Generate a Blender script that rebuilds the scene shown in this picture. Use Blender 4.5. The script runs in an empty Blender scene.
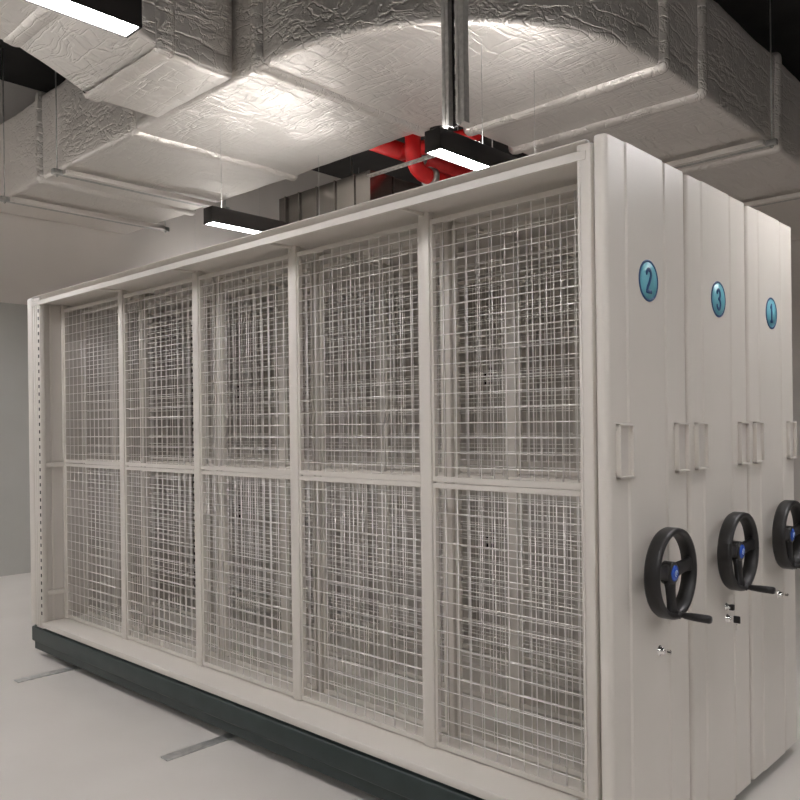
import bpy, bmesh, math, random
from mathutils import Vector, Matrix, noise
random.seed(7)
PI = math.pi
S = bpy.context.scene
C = S.collection

# ------------------------------------------------------------------ materials
def mat(name, col, rough=0.5, metal=0.0, emit=None, estr=0.0):
    m = bpy.data.materials.new(name); m.use_nodes = True
    b = m.node_tree.nodes['Principled BSDF']
    b.inputs['Base Color'].default_value = (*col, 1)
    b.inputs['Roughness'].default_value = rough
    b.inputs['Metallic'].default_value = metal
    if emit:
        b.inputs['Emission Color'].default_value = (*emit, 1)
        b.inputs['Emission Strength'].default_value = estr
    return m

def nd(m, t, **kw):
    n = m.node_tree.nodes.new(t)
    for k, v in kw.items():
        if k in n.inputs: n.inputs[k].default_value = v
        else: setattr(n, k, v)
    return n

def noisy(name, col, col2, scale, rough, metal=0.0, bump=0.0, bscale=40, stretch=(1, 1, 1), detail=4):
    m = mat(name, col, rough, metal)
    L = m.node_tree.links; b = m.node_tree.nodes['Principled BSDF']
    tc = nd(m, 'ShaderNodeTexCoord'); mp = nd(m, 'ShaderNodeMapping'); mp.inputs['Scale'].default_value = stretch
    L.new(tc.outputs['Object'], mp.inputs['Vector'])
    n = nd(m, 'ShaderNodeTexNoise', Scale=scale, Detail=detail)
    L.new(mp.outputs[0], n.inputs['Vector'])
    r = nd(m, 'ShaderNodeValToRGB')
    r.color_ramp.elements[0].position = 0.35; r.color_ramp.elements[1].position = 0.65
    r.color_ramp.elements[0].color = (*col, 1); r.color_ramp.elements[1].color = (*col2, 1)
    L.new(n.outputs['Fac'], r.inputs[0]); L.new(r.outputs[0], b.inputs['Base Color'])
    if bump:
        n2 = nd(m, 'ShaderNodeTexNoise', Scale=bscale, Detail=3.0)
        L.new(mp.outputs[0], n2.inputs['Vector'])
        bp = nd(m, 'ShaderNodeBump', Strength=bump, Distance=0.01)
        L.new(n2.outputs['Fac'], bp.inputs['Height']); L.new(bp.outputs[0], b.inputs['Normal'])
    return m

def foil(name, ang, col=(0.90, 0.87, 0.835), rough=0.42, metal=0.78):
    """crinkled aluminium foil facing: long creases plus small crumples"""
    m = mat(name, col, rough, metal)
    L = m.node_tree.links; b = m.node_tree.nodes['Principled BSDF']
    tc = nd(m, 'ShaderNodeTexCoord')
    def layer(scale, stretch, rot, kind, **kw):
        mp = nd(m, 'ShaderNodeMapping')
        mp.inputs['Scale'].default_value = stretch; mp.inputs['Rotation'].default_value = (0, 0, rot)
        w = nd(m, 'ShaderNodeTexNoise', Scale=2.2, Detail=2.0)
        L.new(tc.outputs['Object'], w.inputs['Vector'])
        mx = nd(m, 'ShaderNodeVectorMath', operation='MULTIPLY_ADD')
        mx.inputs[1].default_value = (0.16, 0.16, 0.16)
        L.new(w.outputs['Color'], mx.inputs[0]); L.new(tc.outputs['Object'], mx.inputs[2])
        L.new(mx.outputs[0], mp.inputs['Vector'])
        n = nd(m, kind, Scale=scale, **kw)
        L.new(mp.outputs[0], n.inputs['Vector'])
        return n
    def ridge(n, out, gain, lo=0.0, hi=0.09):
        """thin creases where a stretched noise crosses its middle value"""
        a = nd(m, 'ShaderNodeMath', operation='SUBTRACT'); a.inputs[1].default_value = 0.5
        L.new(n.outputs[out], a.inputs[0])
        b2 = nd(m, 'ShaderNodeMath', operation='ABSOLUTE'); L.new(a.outputs[0], b2.inputs[0])
        mr = nd(m, 'ShaderNodeMapRange'); mr.inputs['From Max'].default_value = hi; mr.inputs['To Max'].default_value = gain
        mr.interpolation_type = 'SMOOTHSTEP'; L.new(b2.outputs[0], mr.inputs['Value'])
        return mr.outputs[0]
    def add(a, b2):
        q = nd(m, 'ShaderNodeMath', operation='ADD'); L.new(a, q.inputs[0]); L.new(b2, q.inputs[1]); return q.outputs[0]
    n1 = layer(8.0, (1, 0.10, 1), ang, 'ShaderNodeTexNoise', Detail=4.0)
    n2 = layer(11.0, (0.12, 1, 1), ang + 0.25, 'ShaderNodeTexNoise', Detail=4.0)
    n3 = layer(30.0, (1, 0.45, 1), ang + 0.5, 'ShaderNodeTexNoise', Detail=5.0)
    h = add(ridge(n1, 'Fac', 0.9, hi=0.05), ridge(n2, 'Fac', 0.55, hi=0.045))
    sc3 = nd(m, 'ShaderNodeMath', operation='MULTIPLY'); sc3.inputs[1].default_value = 0.9
    L.new(n3.outputs['Fac'], sc3.inputs[0])
    h = add(h, sc3.outputs[0])
    bp = nd(m, 'ShaderNodeBump', Strength=0.5, Distance=0.010)
    L.new(h, bp.inputs['Height']); L.new(bp.outputs[0], b.inputs['Normal'])
    return m

M = {}
M['paint'] = noisy('warm_grey_powder_coat', (0.62, 0.585, 0.53), (0.64, 0.605, 0.55), 3, 0.36, 0.0, 0.06, 260)
M['sheet'] = noisy('warm_grey_sheet', (0.58, 0.545, 0.50), (0.61, 0.575, 0.53), 2, 0.45)
M['wire'] = mat('galvanised_wire', (0.92, 0.90, 0.87), 0.28, 0.25)
M['slot'] = mat('dark_slot', (0.02, 0.018, 0.016), 0.8)
M['plinth'] = noisy('dark_teal_plinth', (0.020, 0.032, 0.030), (0.028, 0.042, 0.040), 8, 0.5)
M['rubber'] = noisy('black_plastic', (0.008, 0.0075, 0.0075), (0.012, 0.011, 0.011), 60, 0.42)
M['chrome'] = mat('chrome', (0.85, 0.84, 0.82), 0.15, 1.0)
M['steel'] = noisy('galvanised_steel', (0.50, 0.51, 0.50), (0.66, 0.66, 0.64), 30, 0.38, 0.85)
M['blue'] = noisy('number_sign_blue', (0.13, 0.42, 0.50), (0.16, 0.46, 0.55), 20, 0.4)
M['navy'] = mat('number_sign_navy', (0.005, 0.055, 0.16), 0.45)
M['capblue'] = mat('hub_cap_blue', (0.02, 0.08, 0.42), 0.25)
M['capwhite'] = mat('hub_cap_emblem', (0.45, 0.62, 0.9), 0.4)
M['black'] = mat('lamp_black', (0.040, 0.037, 0.036), 0.45)
M['lamp'] = mat('lamp_diffuser', (0.9, 0.9, 0.9), 0.5, 0, (1.0, 0.965, 0.975), 30.0)
M['up_glow'] = mat('added_uplight', (0.9, 0.9, 0.9), 0.5, 0, (1.0, 0.95, 0.91), 10.0)  # added upward glow that brightens the duct undersides
M['red'] = noisy('red_pipe_paint', (0.62, 0.012, 0.015), (0.70, 0.02, 0.02), 12, 0.3)
M['strut'] = noisy('zinc_strut', (0.62, 0.61, 0.59), (0.74, 0.73, 0.70), 40, 0.42, 0.35)
M['foil'] = foil('foil_insulation', 0.5)
M['foil_b'] = foil('foil_insulation_branch', 0.2)
M['foil_tape'] = foil('foil_tape', 1.2, (0.88, 0.85, 0.81), 0.42, 0.75)
M['galv'] = noisy('galvanised_duct_sheet', (0.26, 0.245, 0.23), (0.33, 0.31, 0.29), 5, 0.24, 0.95, 0.1, 6, (1, 1, 0.2))
M['wall'] = noisy('pale_wall_paint', (0.80, 0.76, 0.72), (0.83, 0.79, 0.75), 1.5, 0.75, 0, 0.05, 80)
M['wall_g'] = noisy('grey_plaster', (0.22, 0.21, 0.20), (0.25, 0.24, 0.225), 1.5, 0.8)
M['dado'] = noisy('grey_wall_paint', (0.46, 0.46, 0.43), (0.50, 0.50, 0.47), 1.5, 0.6)
M['ceil'] = noisy('black_ceiling_paint', (0.012, 0.011, 0.010), (0.02, 0.018, 0.017), 4, 0.85)
M['floor'] = noisy('pale_epoxy_floor', (0.58, 0.55, 0.51), (0.63, 0.60, 0.56), 1.2, 0.28, 0, 0.03, 30)

# ------------------------------------------------------------------ mesh helper
class MB:
    def __init__(s): s.bm = bmesh.new(); s.mats = []
    def mi(s, m):
        if m not in s.mats: s.mats.append(m)
        return s.mats.index(m)
    def _new(s, faces, m, smooth=False):
        i = s.mi(m)
        for f in faces: f.material_index = i; f.smooth = smooth
    def box(s, x0, x1, y0, y1, z0, z1, m='paint', bev=0.0, seg=2):
        t = bmesh.new()
        bmesh.ops.create_cube(t, size=1)
        for v in t.verts:
            v.co = Vector((x0 + (v.co.x + .5) * (x1 - x0), y0 + (v.co.y + .5) * (y1 - y0), z0 + (v.co.z + .5) * (z1 - z0)))
        if bev: bmesh.ops.bevel(t, geom=t.edges[:], offset=bev, segments=seg, profile=0.5, affect='EDGES')
        s.merge(t, m, bool(bev)); return s
    def merge(s, t, m, smooth=False, mtx=None):
        if mtx: bmesh.ops.transform(t, matrix=mtx, verts=t.verts[:])
        i = s.mi(m); mp = {}
        for v in t.verts: mp[v] = s.bm.verts.new(v.co)
        for f in t.faces:
            nf = s.bm.faces.new([mp[v] for v in f.verts]); nf.material_index = i; nf.smooth = smooth
        t.free()
    def tube(s, pts, r, m='wire', n=8, caps=True, round_end=False):
        pts = [Vector(p) for p in pts]; rs = r if isinstance(r, (list, tuple)) else [r] * len(pts)
        i = s.mi(m); rings = []
        d0 = (pts[1] - pts[0]).normalized()
        up = Vector((0, 0, 1)) if abs(d0.z) < .9 else Vector((1, 0, 0))
        a = d0.cross(up).normalized()
        for k, p in enumerate(pts):
            d = ((pts[k] - pts[k - 1]).normalized() if k else d0)
            if 0 < k < len(pts) - 1: d = (d + (pts[k + 1] - pts[k]).normalized()).normalized()
            a = (a - d * a.dot(d)).normalized(); b = d.cross(a)
            rings.append([s.bm.verts.new(p + (a * math.cos(2 * PI * j / n) + b * math.sin(2 * PI * j / n)) * rs[k]) for j in range(n)])
        for q in range(len(rings) - 1):
            for j in range(n):
                f = s.bm.faces.new([rings[q][j], rings[q][(j + 1) % n], rings[q + 1][(j + 1) % n], rings[q + 1][j]])
                f.material_index = i; f.smooth = True
        if caps:
            for rg in (rings[0][::-1], rings[-1]):
                f = s.bm.faces.new(rg); f.material_index = i
        return s
    def lathe(s, prof, m='paint', n=48, closed=False, c=(0, 0, 0)):
        """prof: (axial x, radius) turned about the X axis through c"""
        i = s.mi(m); c = Vector(c); rings = []
        for (x, r) in prof:
            if r < 1e-6: rings.append([s.bm.verts.new(c + Vector((x, 0, 0)))])
            else: rings.append([s.bm.verts.new(c + Vector((x, r * math.cos(2 * PI * j / n), r * math.sin(2 * PI * j / n)))) for j in range(n)])
        L = len(rings)
        for q in range(L if closed else L - 1):
            A, B = rings[q], rings[(q + 1) % L]
            for j in range(n):
                k = (j + 1) % n
                if len(A) == 1 and len(B) == 1: continue
                vs = [A[0], B[j], B[k]] if len(A) == 1 else ([A[j], A[k], B[0]] if len(B) == 1 else [A[j], A[k], B[k], B[j]])
                f = s.bm.faces.new(vs); f.material_index = i; f.smooth = True
        return s
    def prism(s, poly, axis, a, b, m='paint'):
        """poly of 2-D points swept along axis from a to b"""
        i = s.mi(m)
        def P(p, t):
            return Vector((t, p[0], p[1])) if axis == 'x' else (Vector((p[0], t, p[1])) if axis == 'y' else Vector((p[0], p[1], t)))
        A = [s.bm.verts.new(P(p, a)) for p in poly]; B = [s.bm.verts.new(P(p, b)) for p in poly]
        n = len(poly)
        fs = [s.bm.faces.new(A[::-1]), s.bm.faces.new(B)] + [s.bm.faces.new([A[j], A[(j + 1) % n], B[(j + 1) % n], B[j]]) for j in range(n)]
        for f in fs: f.material_index = i
        return s
    def build(s, name, parent=None, loc=None, auto=False):
        bmesh.ops.recalc_face_normals(s.bm, faces=s.bm.faces[:])
        me = bpy.data.meshes.new(name); s.bm.to_mesh(me); s.bm.free()
        for m in s.mats: me.materials.append(M[m])
        o = bpy.data.objects.new(name, me); C.objects.link(o)
        if parent: o.parent = parent
        if loc: o.location = loc
        return o

def thing(name, label, cat, loc=(0, 0, 0), group=None, rz=0):
    o = bpy.data.objects.new(name, None); C.objects.link(o); o.location = loc; o.rotation_euler = (0, 0, rz)
    o.empty_display_size = 0.2
    o['label'] = label; o['category'] = cat
    if group: o['group'] = group
    return o
def tag(o, label, cat, group=None):
    o['label'] = label; o['category'] = cat
    if group: o['group'] = group
    return o
def struct(o): o['kind'] = 'structure'; return o
def kids(o): return [c for c in o.children]
def copy_tree(o, parent=None):
    c = o.copy(); C.objects.link(c); c.parent = parent
    for ch in kids(o): copy_tree(ch, c)
    return c
def copy_thing(o, loc, label, group=None):
    c = copy_tree(o); c.location = loc; c['label'] = label
    if group: c['group'] = group
    return c

# ------------------------------------------------------------------ room
XL, XR, YN, YB, ZC = -7.5, 6.5, -7.5, 8.6, 5.2
struct(MB().box(XL - .2, XR + .2, YN - .2, YB + .2, -.2, 0, 'floor').build('floor'))
struct(MB().box(XL - .2, XR + .2, YN - .2, YB + .2, ZC, ZC + .1, 'ceil').build('ceiling'))
struct(MB().box(XL - .2, XL, YN, YB, 0, ZC, 'wall').build('wall_left'))
struct(MB().box(XR, XR + .2, YN, YB, 0, ZC, 'wall_g').build('wall_right'))
struct(MB().box(XL - .2, XR + .2, YB, YB + .2, 0, ZC, 'wall').build('wall_back'))
struct(MB().box(XL - .2, XR + .2, YN - .2, YN, 0, ZC, 'wall_g').build('wall_front'))
struct(MB().box(XL, XL + .012, YN, YB, 0, 2.86, 'dado').build('trim_1'))

# ------------------------------------------------------------------ mobile shelving
NB, BAY, D, PITCH, H = 5, 0.82, 0.555, 0.58, 2.41
LEN = NB * BAY
MA, MBK = 0.17, 0.31           # depth of the two mesh planes
DECK, MIDZ, TOPZ = 0.25, 1.30, 2.335

def mesh_panel_mb(z0, z1):
    """one welded wire grid in a thin frame; local x 0..w, plane y=0"""
    b = MB(); w = BAY - .055; fr = .012
    for (x0, x1, a0, a1) in ((0, fr, z0, z1), (w - fr, w, z0, z1), (fr, w - fr, z0, z0 + .02), (fr, w - fr, z1 - .02, z1)):
        b.box(x0, x1, -.008, .012, a0, a1, 'paint')
    nx, nz = 13, 18
    for k in range(1, nx):
        x = w * k / nx; b.tube([(x, 0, z0 + .003), (x, 0, z1 - .003)], 0.0019, 'wire', 6)
    for k in range(1, nz):
        z = z0 + (z1 - z0) * k / nz; b.tube([(.003, -.0036, z), (w - .003, -.0036, z)], 0.0019, 'wire', 6)
    return b

def digit_pts(d):
    def arc(cx, cy, rx, ry, a0, a1, n=14):
        return [(cx + rx * math.cos(math.radians(a0 + (a1 - a0) * k / n)), cy + ry * math.sin(math.radians(a0 + (a1 - a0) * k / n))) for k in range(n + 1)]
    if d == 2: return [arc(0, .021, .0165, .016, 170, -35) + [(.004, -.006), (-.010, -.022), (-.0165, -.036)], [(-.0165, -.036), (0, -.036), (.0175, -.036)]]
    if d == 3: return [arc(0, .019, .0155, .017, 160, -80), arc(0, -.018, .0175, .0195, 85, -160)]
    return [[(-.010, .024), (0, .036)], [(0, .036), (0, 0), (0, -.036)], [(-.011, -.036), (0, -.036), (.011, -.036)]]

shared = {}
def make_unit(x, y, digit, label, backs, extra_key):
    u = thing('mobile_shelving_unit', label, 'shelving unit', (x, y, 0), 'mobile shelving units')
    # base carriage and deck
    b = MB(); b.box(-LEN - .16, .05, .02, D - .02, .045, .215, 'plinth', .006)
    b.box(-LEN - .17, .06, .004, D - .004, .10, .20, 'plinth', .01)
    b.build('base_carriage', u)
    for wx in (-LEN + .35, -LEN / 2, -.35):
        for wy in (.12, D - .12):
            MB().lathe([(-.015, 0), (-.015, .045), (.015, .045), (.015, 0)], 'steel', 20).build('track_wheel', u, (wx, wy, .055))
    b = MB(); b.box(-LEN, 0, 0, D, DECK - .034, DECK, 'paint', .004)
    b.build('deck', u)
    # top: soffit sheet with a two-step fascia on both long sides
    b = MB(); b.box(-LEN, 0, .012, D - .012, 2.365, 2.385, 'sheet')
    for s in (0, 1):
        yy = (lambda v: v) if s == 0 else (lambda v: D - v)
        prof = [(-.004, 2.350), (-.004, 2.376), (.045, 2.379), (.0, 2.409), (.0, H + .002), (.03, H), (.03, 2.37), (.012, 2.366), (.012, 2.350)]
        P = [(yy(p[0]), p[1]) for p in prof]
        b.prism(P, 'x', -LEN - .085, -.002, 'paint')
    b.box(-LEN, 0, .02, D - .02, H - .012, H - .002, 'sheet')
    for k in range(1, NB):     # folded joints between the top sheets
        b.box(-k * BAY - .006, -k * BAY + .006, .012, D - .012, 2.353, 2.366, 'paint', .002)
    b.build('top_panel', u)
    # far side panel with stiffening rib and battens
    b = MB(); b.box(-LEN - .022, -LEN - .004, .01, D - .01, .215, 2.38, 'sheet')
    b.box(-LEN - .005, -LEN + .004, D / 2 - .20, D / 2 - .185, DECK, 2.36, 'paint', .002)
    b.box(-LEN - .005, -LEN + .004, D / 2 + .185, D / 2 + .20, DECK, 2.36, 'paint', .002)
    b.build('side_panel', u)
    for zz in (.44, 1.29):
        for (a0, a1) in ((.03, MA - .01), (MBK + .01, D - .03)):
            MB().box(-LEN - .004, -LEN + .02, a0, a1, zz - .016, zz + .016, 'paint', .003).build('batten', u)
    # slotted corner uprights
    def upright(x0, x1, y0, y1, face, slot_x):
        b = MB()
        b.box(x0, x1, y0, y1, .21, 2.40, 'paint', .004)
        if slot_x is None:
            b.box(x0 + .008, x0 + .013, face[0], face[1], .22, 2.385, 'paint', .0015); z = 9
        else:
            b.box(x0 + .020, x0 + .034, face[0], face[1], .22, 2.385, 'paint', .003)
            b.box(x0 + .050, x0 + .064, face[0], face[1], .22, 2.385, 'paint', .003); z = .30
        while z < 2.34:
            b.box(slot_x - .007, slot_x + .007, min(face) + .0022, max(face) - .0022, z, z + .022, 'slot'); z += .05
        b.build('upright', u)
    for (ya, yb, fc) in ((0, .035, (-.004, .004)), (D - .035, D, (D - .004, D + .004))):
        upright(-.036, .012, ya, yb, fc, None)
        upright(-LEN - .075, -LEN + .026, ya, yb, fc, -LEN + .012)
    # intermediate posts carrying the wire panels
    for yy in ((MA, MBK) if digit == 2 else (MA,)):
        for k in range(0, NB + 1):
            xx = -k * BAY
            w = .0275 if yy == MA else .013
            x0, x1 = max(xx - w, -LEN), min(xx + w, 0)
            sg = -1 if yy == MA else 1
            b = MB(); b.box(x0, x1, yy - .016, yy + .016, DECK, 2.366, 'paint', .003)
            b.build('post', u)
    # wire panels
    if not shared:
        shared['lo'] = mesh_panel_mb(DECK + .006, MIDZ - .003).build('wire_panel', u); first = 'lo'
        shared['up'] = mesh_panel_mb(MIDZ + .003, TOPZ).build('wire_panel', u)
        first = True
    else: first = False
    for yy in ((MA, MBK) if digit == 2 else (MA,)):
        for k in range(NB):
            for q in ('lo', 'up'):
                if first and yy == MA and k == 0: o = shared[q]
                else:
                    o = shared[q].copy(); C.objects.link(o)
                o.parent = u; o.location = (-(k + 1) * BAY + .0275, yy, 0)
                if yy == MBK: o.rotation_euler = (0, 0, PI); o.location.x = -k * BAY - .0275
    # closed sheet backs with small square vents
    for k in backs:
        b = MB(); b.box(-(k + 1) * BAY + .001, -k * BAY - .001, MBK + .02, MBK + .03, DECK, 2.35, 'sheet')
        for vz in (.86, 1.80):
            for (dx, dz) in ((0, 0), (.035, 0), (0, -.045), (.035, -.045), (.035, .03)):
                xx = -(k + .88) * BAY
                b.box(xx + dx, xx + dx + .018, MBK + .018, MBK + .0205, vz + dz, vz + dz + .022, 'slot')
        b.build('back_sheet', u)
    MB().box(-LEN - .165, -LEN - .08, -.004, D + .002, .215, 2.413, 'paint', .018, 4).build('end_panel', u)
    # end panel: rounded box with a raised centre field and a narrow right strip
    ex = .066
    def prof_pts():
        r = .018; P = []
        P += [(0.012, .02), (.024, .02), (.024, .002), (.030, -.006)]
        P += [(ex - r + r * math.sin(a), -.006 + r - r * math.cos(a)) for a in [PI / 2 * t / 6 for t in range(7)]]
        P += [(ex, .112), (ex + .004, .122), (ex + .004, .372), (ex - .003, .379), (ex - .003, .391), (ex + .001, .399)]
        P += [(ex + .001 - r + r * math.cos(a), D + .002 - r + r * math.sin(a)) for a in [PI / 2 * t / 6 for t in range(7)]]
        P += [(0, D + .002)]
        return P
    b = MB(); P = prof_pts(); n = len(P); zs = (.05, 2.413)
    A = [b.bm.verts.new((p[0] + .002, p[1], zs[0])) for p in P]; B2 = [b.bm.verts.new((p[0] + .002, p[1], zs[1])) for p in P]
    b.mi('paint')
    b.bm.faces.new(A[::-1]); b.bm.faces.new(B2)
    for j in range(n): b.bm.faces.new([A[j], A[(j + 1) % n], B2[(j + 1) % n], B2[j]])
    ep = b.build('end_panel', u)
    fx = ex + .006
    # card holders
    for yy in (.085, .497):
        base = fx if .12 < yy < .37 else (ex + .002 if yy < .12 else ex + .003)
        b = MB(); w, h = .047, .086; zc = 1.437
        b.box(base - .001, base + .0012, yy - w + .006, yy + w - .006, zc - h + .006, zc + h - .006, 'sheet')
        for (a0, a1, c0, c1) in ((yy - w, yy - w + .008, zc - h, zc + h), (yy + w - .008, yy + w, zc - h, zc + h),
                                 (yy - w, yy + w, zc - h, zc - h + .008), (yy - w, yy + w, zc + h - .008, zc + h)):
            b.box(base - .001, base + .015, a0, a1, c0, c1, 'paint', .0015)
        for (a, c) in ((yy - w - .007, zc + h - .018), (yy + w, zc + h - .018), (yy - w - .007, zc - h + .016), (yy + w, zc - h + .016)):
            b.box(base - .001, base + .003, a, a + .007, c - .006, c + .006, 'paint', .001)
        b.build('card_holder', ep)
    # number sign
    cy, cz = .262, 1.992
    sg = MB().lathe([(0, 0), (.002, 0), (.002, .062), (0, .062)][1:] , 'blue', 48, c=(0, 0, 0)).build('number_sign', ep, (fx - .001, cy, cz))
    sg['label'] = 'round blue sign with the number %d' % digit
    MB().lathe([(0, .0695), (.0028, .0685), (.0028, .0615), (0, .0605)], 'navy', 48).build('sign_border', sg)
    b = MB()
    for st in digit_pts(digit):
        b.tube([(0, p[0] * .92, p[1]) for p in st], .0070, 'navy', 10)
        for p in (st[0], st[-1]):
            b.lathe([(-.0070, 0), (-.0070 * .7, .0070 * .7), (0, .0070), (.0070 * .7, .0070 * .7), (.0070, 0)], 'navy', 12, c=(0, p[0] * .92, p[1]))
    for v in b.bm.verts: v.co.x = v.co.x * .25 + .0028
    dg = b.build('numeral', sg)
    # handwheel
    wc = (fx + .062, .278, 1.034); R = .148
    hw = bpy.data.objects.new('handwheel', None); C.objects.link(hw); hw.parent = u; hw.location = wc; hw.empty_display_size = .1
    prof = [(-.028, R - .005), (-.030, R - .011), (-.026, R - .019), (-.006, R - .023), (.010, R - .023), (.021, R - .018), (.024, R - .010), (.021, R - .002), (.012, R), (-.020, R)]
    MB().lathe(prof, 'rubber', 72, True).build('rim', hw)
    MB().lathe([(-.062, 0), (-.062, .030), (-.050, .030), (-.046, .020), (-.03, .020), (-.026, .038), (.004, .037), (.009, .032), (.009, 0)], 'rubber', 36).build('hub', hw)
    cap = MB().lathe([(.0, 0), (.0, .027), (.010, .0265), (.013, .021), (.0145, 0)], 'capblue', 32).build('hub_cap', hw)
    cap['label'] = 'glossy blue hub cap with a pale emblem'
    cap.location = (0, 0, 0)
    b = MB()
    b.tube([(.0146, .010 * math.cos(a), .010 * math.sin(a)) for a in [2 * PI * k / 16 for k in range(13)]], .0015, 'capwhite', 6)
    b.tube([(.0146, -.004, -.006), (.0146, 0, .007), (.0146, .004, -.006)], .0014, 'capwhite', 6)
    for v in b.bm.verts: v.co.x = .0148 + (v.co.x - .0146) * .4
    b.build('emblem', hw).location = (0, 0, 0)
    for ang in (7, -92, 172):
        a = math.radians(ang); t = bmesh.new()
        secs = [(.015, .030, .014, -.010), (.05, .023, .012, -.006), (.09, .021, .011, -.003), (.118, .024, .012, 0), (.134, .033, .014, 0)]
        rings = []
        for (r, hw_, hd, dx) in secs:
            ring = []
            for k in range(12):
                q = 2 * PI * k / 12; cx = math.copysign(abs(math.cos(q)) ** .6, math.cos(q)); sx = math.copysign(abs(math.sin(q)) ** .6, math.sin(q))
                ring.append(t.verts.new((dx + hd * sx, r, hw_ * cx)))
            rings.append(ring)
        for q in range(len(rings) - 1):
            for k in range(12): t.faces.new([rings[q][k], rings[q][(k + 1) % 12], rings[q + 1][(k + 1) % 12], rings[q + 1][k]])
        t.faces.new(rings[0][::-1]); t.faces.new(rings[-1])
        b = MB(); b.merge(t, 'rubber', True, Matrix.Rotation(a, 4, 'X')); b.build('spoke', hw)
    a = math.radians(-88); py, pz = (R - .014) * math.cos(a), (R - .014) * math.sin(a)
    b = MB(); b.lathe([(.012, 0), (.012, .013), (.024, .013), (.026, .0085), (.034, .0085), (.038, .0105), (.075, .013), (.118, .0135), (.124, .011), (.125, 0)], 'rubber', 24, c=(0, py, pz))
    b.build('crank_handle', hw)
    # lock
    lz, ly = .764, .310
    lk = MB().lathe([(0, .0), (0, .018), (.004, .018), (.005, .012), (.016, .012), (.018, .010), (.018, 0)], 'chrome', 28, c=(0, 0, 0)).build('lock', u, (fx - .002, ly, lz))
    if digit == 3:
        b = MB(); b.box(.016, .028, -.002, .002, -.005, .005, 'chrome'); b.box(.026, .052, -.004, .004, -.013, .015, 'rubber', .003)
        b.box(.034, .040, -.002, .002, -.040, -.014, 'chrome', .001)
        k = b.build('key', lk); k['label'] = 'key with black plastic head'
        b = MB(); b.lathe([(0, 0), (0, .015), (.006, .015), (.008, .010), (.022, .010), (.024, 0)], 'chrome', 24)
        b.box(.016, .034, -.009, .009, -.011, .011, 'rubber', .003)
        b.build('release_knob', u, (fx - .002, ly - .012, lz + .048))
    else:
        b = MB(); b.box(.016, .044, -.0015, .0015, -.003, .004, 'chrome', .0006); b.box(.028, .042, -.0015, .0015, -.008, .009, 'chrome', .0006)
        b.build('key', lk)
    return u

make_unit(0, 0, 2, 'front mobile shelving unit with open wire mesh bays and round blue sign 2', (), False)
make_unit(0, PITCH, 3, 'middle mobile shelving unit with round blue sign 3 and a black-headed key in its lock', (), True)
make_unit(0, 2 * PITCH, 1, 'rearmost mobile shelving unit with round blue sign 1 at the right edge', (1, 2, 3, 4), False)

# floor rails
rail = None
for i, (rx, lab) in enumerate(((-LEN + .35, 'steel floor rail under the far left end of the shelving'), (-LEN / 2, 'steel floor rail under the middle of the shelving'), (-.35, 'steel floor rail under the handwheel end of the shelving'))):
    if rail is None:
        rail = MB().box(-.03, .03, -.30, 2.9, 0, .009, 'steel', .002).build('floor_rail', None, (rx, 0, 0)); tag(rail, lab, 'rail', 'shelving floor rails')
    else:
        c = rail.copy(); C.objects.link(c); c.location = (rx, 0, 0); c['label'] = lab

# ------------------------------------------------------------------ linear lamps
LZ = 3.025
def make_lamp(x, y, label, top=ZC, wy=(.12, 1.08)):
    L = thing('linear_lamp', label, 'lamp', (x, y, LZ), 'black linear ceiling lamps')
    w, ln, h = .057, 1.2, .118
    b = MB(); b.box(-w, w, 0, ln, .012, h, 'black', .002)
    b.box(-w, -w + .006, 0, ln, 0, .014, 'black'); b.box(w - .006, w, 0, ln, 0, .014, 'black')
    b.box(-w + .006, w - .006, 0, .010, 0, .014, 'black'); b.box(-w + .006, w - .006, ln - .010, ln, 0, .014, 'black')
    b.build('housing', L)
    MB().box(-w + .0062, w - .0062, .0102, ln - .0102, .004, .0118, 'lamp').build('diffuser', L)
    MB().box(-w + .012, w - .012, .05, ln - .05, h - .002, h + .003, 'up_glow').build('added_up_glow', L)  # glowing strip added on the housing top to light the ducts above
    for yy in wy:
        MB().tube([(0, yy, h), (0, yy, top - LZ)], .0012, 'steel', 6).build('hanging_wire', L)
    return L
lamp = make_lamp(-1.52, -1.89, 'lit black linear lamp cut by the upper left picture edge below the branch duct')
make_lamp(-3.76, 1.1, 'lit black linear lamp above the far shelving top, left of the bare metal duct', 3.78)
make_lamp(-1.58, 1.1, 'lit black linear lamp under the slotted hanging channel, beside the red pipes', 3.78, (.45, 1.0))
rest = []
for x in (-5.92, -3.76, -1.6, .56, 2.72, 4.88):  # unseen lamps continuing the grid; leftmost column added to brighten the left wall
    for y in (-4.88, -1.89, 1.1, 4.09):
        if (x, y) in ((-1.6, 1.1), (-3.76, 1.1), (-1.6, -1.89), (-3.76, 4.09), (-1.6, 4.09), (-5.92, 1.1), (-5.92, 4.09), (.56, 4.09), (2.72, 4.09)): continue
        rest.append((x, y))
ROWN = {-4.88: 'in the row nearest the front wall', -1.89: 'in the row over the open floor', 1.1: 'in the row over the shelving', 4.09: 'in the row behind the shelving'}
COLN = {-5.92: 'unseen, added to brighten the left wall,', -3.76: 'second from the left wall', -1.6: 'third from the left wall', .56: 'third from the right wall', 2.72: 'second from the right wall', 4.88: 'nearest the right wall'}
for (x, y) in rest:
    lab = 'lit black linear lamp, %s %s' % (COLN[x], ROWN[y])
    if -5 < x < -3: make_lamp(x, y, lab, 3.96)
    else: copy_thing(lamp, (x, y, LZ), lab)

copy_thing(lamp, (-7.1, 3.0, LZ), 'added linear lamp out of view, brightening the left wall behind the shelving')  # extra lamps added out of view to brighten the left wall
copy_thing(lamp, (-6.95, 5.6, LZ), 'added linear lamp out of view, brightening the left wall in the back corner')
copy_thing(lamp, (-6.95, -1.4, LZ), 'added linear lamp out of view, brightening the left wall in front of the shelving')

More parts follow.
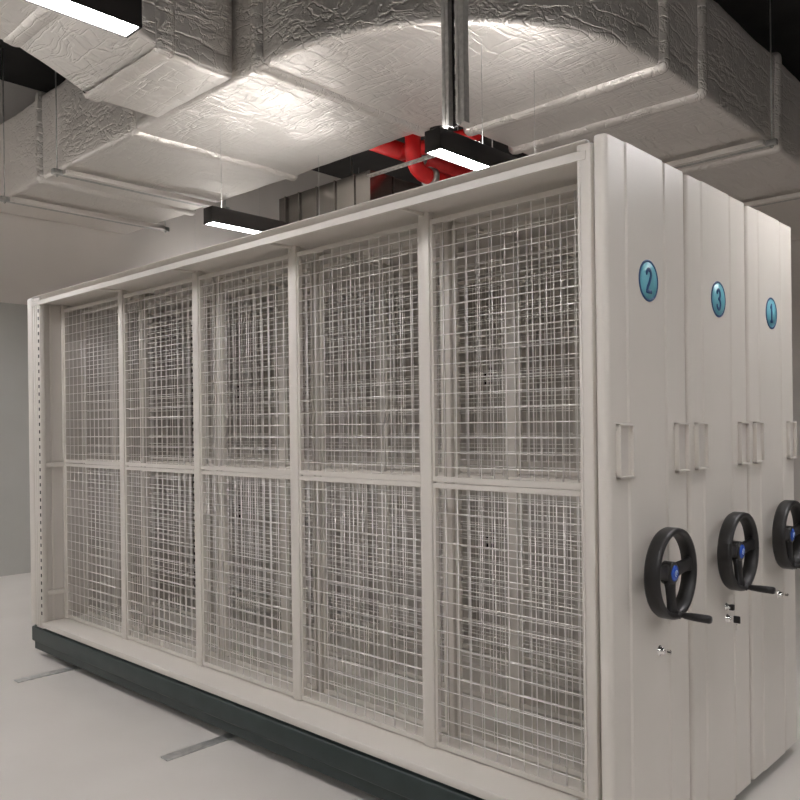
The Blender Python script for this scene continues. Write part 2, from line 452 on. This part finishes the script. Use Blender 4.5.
# ------------------------------------------------------------------ insulated duct
def loop_section(w, z0, z1, r, step):
    """rounded rectangle, points (across, z)"""
    P = []
    def line(a, b):
        n = max(1, int(math.dist(a, b) / step))
        return [(a[0] + (b[0] - a[0]) * k / n, a[1] + (b[1] - a[1]) * k / n) for k in range(n)]
    def arc(cx, cz, a0):
        return [(cx + r * math.cos(a0 + PI / 2 * k / 3), cz + r * math.sin(a0 + PI / 2 * k / 3)) for k in range(3)]
    P += line((-w + r, z0), (w - r, z0)) + arc(w - r, z0 + r, -PI / 2)
    P += line((w, z0 + r), (w, z1 - r)) + arc(w - r, z1 - r, 0)
    P += line((w - r, z1), (-w + r, z1)) + arc(-w + r, z1 - r, PI / 2)
    P += line((-w, z1 - r), (-w, z0 + r)) + arc(-w + r, z0 + r, PI)
    return P

def sweep(stations, sec, m, amp=.008, closed_ends=True):
    """stations: list of (origin, across unit vector, up unit vector)"""
    b = MB(); i = b.mi(m); rings = []; n = len(sec)
    for (o, ac, up) in stations:
        ring = []
        for (a, z) in sec:
            p = o + ac * a + up * z
            d = noise.noise(p * 2.3) * amp + noise.noise(p * 7.0 + Vector((9, 3, 1))) * amp * .45
            c = o + up * (sum(q[1] for q in sec) / n)
            dirv = (p - c).normalized()
            ring.append(b.bm.verts.new(p + dirv * d))
        rings.append(ring)
    for q in range(len(rings) - 1):
        for j in range(n):
            f = b.bm.faces.new([rings[q][j], rings[q][(j + 1) % n], rings[q + 1][(j + 1) % n], rings[q + 1][j]])
            f.material_index = i; f.smooth = True
    if closed_ends:
        b.bm.faces.new(rings[0][::-1]).material_index = i; b.bm.faces.new(rings[-1]).material_index = i
    return b

ZU = Vector((0, 0, 1)); Z0, Z1, W = 3.80, 4.57, .79
def duct_path(t):
    """arc-length -> origin (z=0) and across vector (towards the outside of the bend)"""
    L1 = -2.76 - XL; Rc = .94; L2 = Rc * PI / 2
    if t <= L1: return Vector((XL + .03 + t, 1.66, 0)), Vector((0, -1, 0))
    if t <= L1 + L2:
        a = (t - L1) / Rc; c = Vector((-2.73, 2.60, 0)); d = Vector((math.sin(a), -math.cos(a), 0))
        return c + d * Rc, d
    return Vector((-1.79, 2.60 + t - L1 - L2, 0)), Vector((1, 0, 0))
total = (-2.76 - XL) + .94 * PI / 2 + (YB - 2.63)
duct = thing('insulated_air_duct', 'large foil-wrapped air duct bending over the shelving from the left wall to the back', 'duct', (-2.73, 1.66, 3.80))
def adopt(o, root):
    o.parent = root; o.matrix_parent_inverse = Matrix.Translation(-root.location); return o
ns = 190
st = [(*duct_path(total * k / ns), ZU) for k in range(ns + 1)]
adopt(sweep(st, loop_section(W, Z0, Z1, .03, .05), 'foil', .011).build('duct_body'), duct)
def collar(t, width=.12, bulge=.045, parent=duct):
    st = []
    for k in range(9):
        o, ac = duct_path(t + width * (k / 8 - .5)); st.append((o, ac, ZU, math.sin(PI * k / 8) ** .5))
    b = MB(); i = b.mi('foil_tape'); rings = []
    for (o, ac, up, f) in st:
        e = bulge * f - .004
        sec = loop_section(W + e, Z0 - e * .85, Z1 + e, .05, .06)
        sec = sec[:]
        ring = []
        for (a, z) in sec:
            p = o + ac * a + up * z
            ring.append(p + Vector((1, 1, 1)) * noise.noise(p * 5) * .006)
        rings.append(ring)
    n = min(len(r) for r in rings)
    # resample to the same count
    def resample(r):
        return [r[int(round(q * (len(r)) / n)) % len(r)] for q in range(n)]
    V = [[b.bm.verts.new(p) for p in resample(r)] for r in rings]
    for q in range(len(V) - 1):
        for j in range(n):
            f = b.bm.faces.new([V[q][j], V[q][(j + 1) % n], V[q + 1][(j + 1) % n], V[q + 1][j]]); f.material_index = i; f.smooth = True
    return adopt(b.build('flange_wrap'), parent)
L1 = -2.76 - XL; L2 = .94 * PI / 2
for X in (-6.1, -4.42, -2.83): collar(X - XL - .03)
for Y in (2.70, 3.30, 4.85): collar(L1 + L2 + Y - 2.60)

# branch off the main duct: short level stub, flange, then a rising length
br = thing('branch_air_duct', 'foil-wrapped branch duct rising toward the upper left from the main duct', 'duct', (-3.55, .86, 3.80))
def branch_path():
    return [(Vector((-3.55, .845, 0)), 0), (Vector((-3.55, .35, 0)), 0), (Vector((-3.55, -.16, .20)), .20), (Vector((-3.55, -1.3, .20)), 0), (Vector((-3.55, -4.0, .20)), 0)]
bp = branch_path(); st = []
for q in range(len(bp) - 1):
    a, b_ = bp[q][0], bp[q + 1][0]; n = max(2, int((b_ - a).length / .07))
    for k in range(n): st.append((a.lerp(b_, k / n), Vector((1, 0, 0)), ZU))
st.append((bp[-1][0], Vector((1, 0, 0)), ZU))
adopt(sweep(st, loop_section(.48, 3.80, 4.45, .03, .06), 'foil_b', .010).build('duct_body'), br)
def bcollar(y, zoff, width=.14, bulge=.035, tilt=0.0):
    b = MB(); i = b.mi('foil_tape'); V = []
    for k in range(9):
        f = math.sin(PI * k / 8) ** .5; e = bulge * f - .004; yy = y + width * (k / 8 - .5)
        sec = loop_section(.48 + e, 3.80 - e * .7, 4.45 + e, .05, .10)
        V.append([b.bm.verts.new((-3.55 + a, yy, z + zoff - tilt * (yy - y))) for (a, z) in sec])
    n = min(len(v) for v in V)
    for q in range(8):
        for j in range(n):
            f = b.bm.faces.new([V[q][j], V[q][(j + 1) % len(V[q])] if j < n - 1 else V[q][0], V[q + 1][(j + 1) % len(V[q + 1])] if j < n - 1 else V[q + 1][0], V[q + 1][j]]); f.material_index = i; f.smooth = True
    return adopt(b.build('flange_wrap'), br)
bcollar(.36, 0); bcollar(-.17, .20)

# bare galvanised duct behind
gd = thing('galvanised_air_duct', 'bare galvanised sheet duct with vertical seams behind the foil duct', 'duct', (-4.2, 2.6, 3.0))
adopt(MB().box(-4.85, -3.60, 2.62, YB - .03, 2.98, 3.72, 'galv', .004).build('duct_body'), gd)
for y in [2.9 + .55 * k for k in range(11)]: adopt(MB().box(-3.602, -3.588, y, y + .012, 2.98, 3.72, 'galv').build('standing_seam'), gd)
for x in (-4.75, -4.55, -4.30, -4.05, -3.80): adopt(MB().box(x, x + .014, 2.606, 2.622, 2.98, 3.72, 'galv').build('standing_seam'), gd)
for y in (3.6, 5.6, 7.6):
    for x in (-4.87, -3.58): adopt(MB().box(x - .002, x + .002, y, y + .03, 2.98, ZC, 'steel').build('hanger_strap'), gd)

# ------------------------------------------------------------------ trapeze hangers
def trapeze_x(x, label):     # channel runs along Y under the main duct
    t = thing('duct_hanger', label, 'hanger', (x, 1.66, 3.725), 'trapeze hangers under the foil duct')
    b = MB(); b.box(-.024, .024, -.90, .90, 0, .046, 'steel', .004); b.box(.022, .075, -.82, .82, .002, .044, 'foil_tape', .004); b.build('channel', t)
    for s in (-.86, .86):
        MB().tube([(0, s, -.02), (0, s, ZC - 3.725)], .006, 'steel', 8).build('threaded_rod', t)
        MB().lathe([(-.006, 0), (-.006, .013), (.006, .013), (.006, 0)], 'steel', 6).build('nut', t, (0, s, -.008)).rotation_euler = (0, PI / 2, 0)
    return t
t1 = trapeze_x(-5.60, 'metal trapeze hanger under the foil duct, next to the vertical rod at upper left')
copy_thing(t1, (-6.76, 1.66, 3.725), 'metal trapeze hanger under the foil duct, nearest the left wall')
t3 = copy_thing(t1, (-1.79, 4.50, 3.725), 'metal trapeze hanger under the foil duct, above the top of unit 2'); t3.rotation_euler = (0, 0, -PI / 2)
t4 = copy_thing(t1, (-1.79, 6.30, 3.725), 'metal trapeze hanger under the foil duct, farthest back at the right edge'); t4.rotation_euler = (0, 0, -PI / 2)

# slotted channel hanging down to the front lamp
hc = thing('slotted_hanging_channel', 'galvanised slotted double channel hanging vertically onto the front lamp', 'channel', (-1.495, 1.20, 3.165))
def cchan(x0, x1, name):
    b = MB(); z0, z1 = 0, ZC - 3.165
    b.box(x0, x1, -.020, -.016, z0, z1, 'strut'); b.box(x0, x0 + .004, -.02, .02, z0, z1, 'strut'); b.box(x1 - .004, x1, -.02, .02, z0, z1, 'strut')
    b.box(x0, x0 + .022, -.024, -.016, z0, z1, 'strut', .002); b.box(x1 - .022, x1, -.024, -.016, z0, z1, 'strut', .002)
    return b.build(name, hc)
cchan(-.078, -.028, 'side_channel'); cchan(.018, .078, 'side_channel')
b = MB(); z = 0
while z < ZC - 3.165 - .09:      # web bridges leave open slots between them
    b.box(-.028, .018, .010, .014, z, z + .035, 'black'); z += .085
b.box(-.028, -.014, .010, .014, 0, ZC - 3.165, 'black'); b.box(.006, .018, .010, .014, 0, ZC - 3.165, 'black')
b.build('slotted_web', hc)

# perforated strut reaching out from the lamp top
ps = MB()
for k in range(22):
    x0 = -2.44 + k * .04
    ps.box(x0, x0 + .016, 1.44, 1.48, 3.150, 3.153, 'strut')
ps.box(-2.44, -1.545, 1.44, 1.449, 3.150, 3.160, 'strut'); ps.box(-2.44, -1.545, 1.474, 1.48, 3.150, 3.160, 'strut')
tag(ps.build('perforated_strut'), 'perforated steel strut lying across the front lamp below the red pipes', 'strut')

# red sprinkler pipes
def pipe(name, pts, r, label, coupl, side=None):
    t = thing(name, label, 'pipe', pts[0]); o = Vector(pts[0])
    MB().tube([Vector(p) - o for p in pts], r, 'red', 20).build('pipe_body', t)
    for (a, b_) in coupl:
        MB().tube([Vector(a) - o, Vector(b_) - o], r * 1.22, 'steel', 20).build('coupling', t)
    if side:
        MB().tube([Vector(p) - o for p in side], r * .8, 'red', 20).build('side_pipe', t)
    hy = [p for p in (3.7, 5.7, 7.7)] if True else []
    for y in hy:
        hx = pts[0][0]
        MB().tube([(hx - o.x, y - o.y, pts[-1][2] - o.z + r), (hx - o.x, y - o.y, ZC - o.z)], .005, 'steel', 8).build('hanger_rod', t)
    return t
pipe('red_pipe', [(-3.10, 2.62, 4.45), (-3.10, 2.62, 3.74), (-3.10, 2.635, 3.68), (-3.10, 2.67, 3.63), (-3.10, 2.73, 3.60), (-3.10, 2.80, 3.59), (-3.10, YB - .02, 3.59)], .066, 'lower red pipe running back beneath the foil duct', [((-3.10, 2.80, 3.59), (-3.10, 2.86, 3.59))])
pipe('red_pipe', [(-3.50, 2.52, 3.92), (-3.50, YB - .02, 3.92)], .075, 'upper red pipe with a grey coupling above the lower red pipe', [((-3.50, 3.05, 3.92), (-3.50, 3.16, 3.92))], [(-3.50, 2.90, 3.90), (-2.66, 2.90, 3.86)])

# ------------------------------------------------------------------ world, camera
w = bpy.data.worlds.new('World'); S.world = w; w.use_nodes = True
w.node_tree.nodes['Background'].inputs[0].default_value = (0.9, 0.85, 0.8, 1)
w.node_tree.nodes['Background'].inputs[1].default_value = 0.0

cam = bpy.data.cameras.new('camera'); co = bpy.data.objects.new('camera', cam); C.objects.link(co); S.camera = co
cam.sensor_width = 36; cam.lens = 802 / 800 * 36; cam.shift_y = 25 / 800; cam.clip_end = 100
yaw = math.atan2(.686, .728)
co.matrix_world = Matrix.Translation((1.284, -2.226, 1.527)) @ Matrix.Rotation(yaw, 4, 'Z') @ Matrix.Rotation(PI / 2, 4, 'X') @ Matrix.Rotation(-.0124, 4, 'Z')

S.view_settings.view_transform = 'Standard'; S.view_settings.look = 'None'; S.view_settings.gamma = 1
S.view_settings.use_curve_mapping = False; S.view_settings.exposure = 1.05
S.cycles.sample_clamp_indirect = 4.0
S.cycles.max_bounces = 10; S.cycles.diffuse_bounces = 6; S.cycles.glossy_bounces = 5
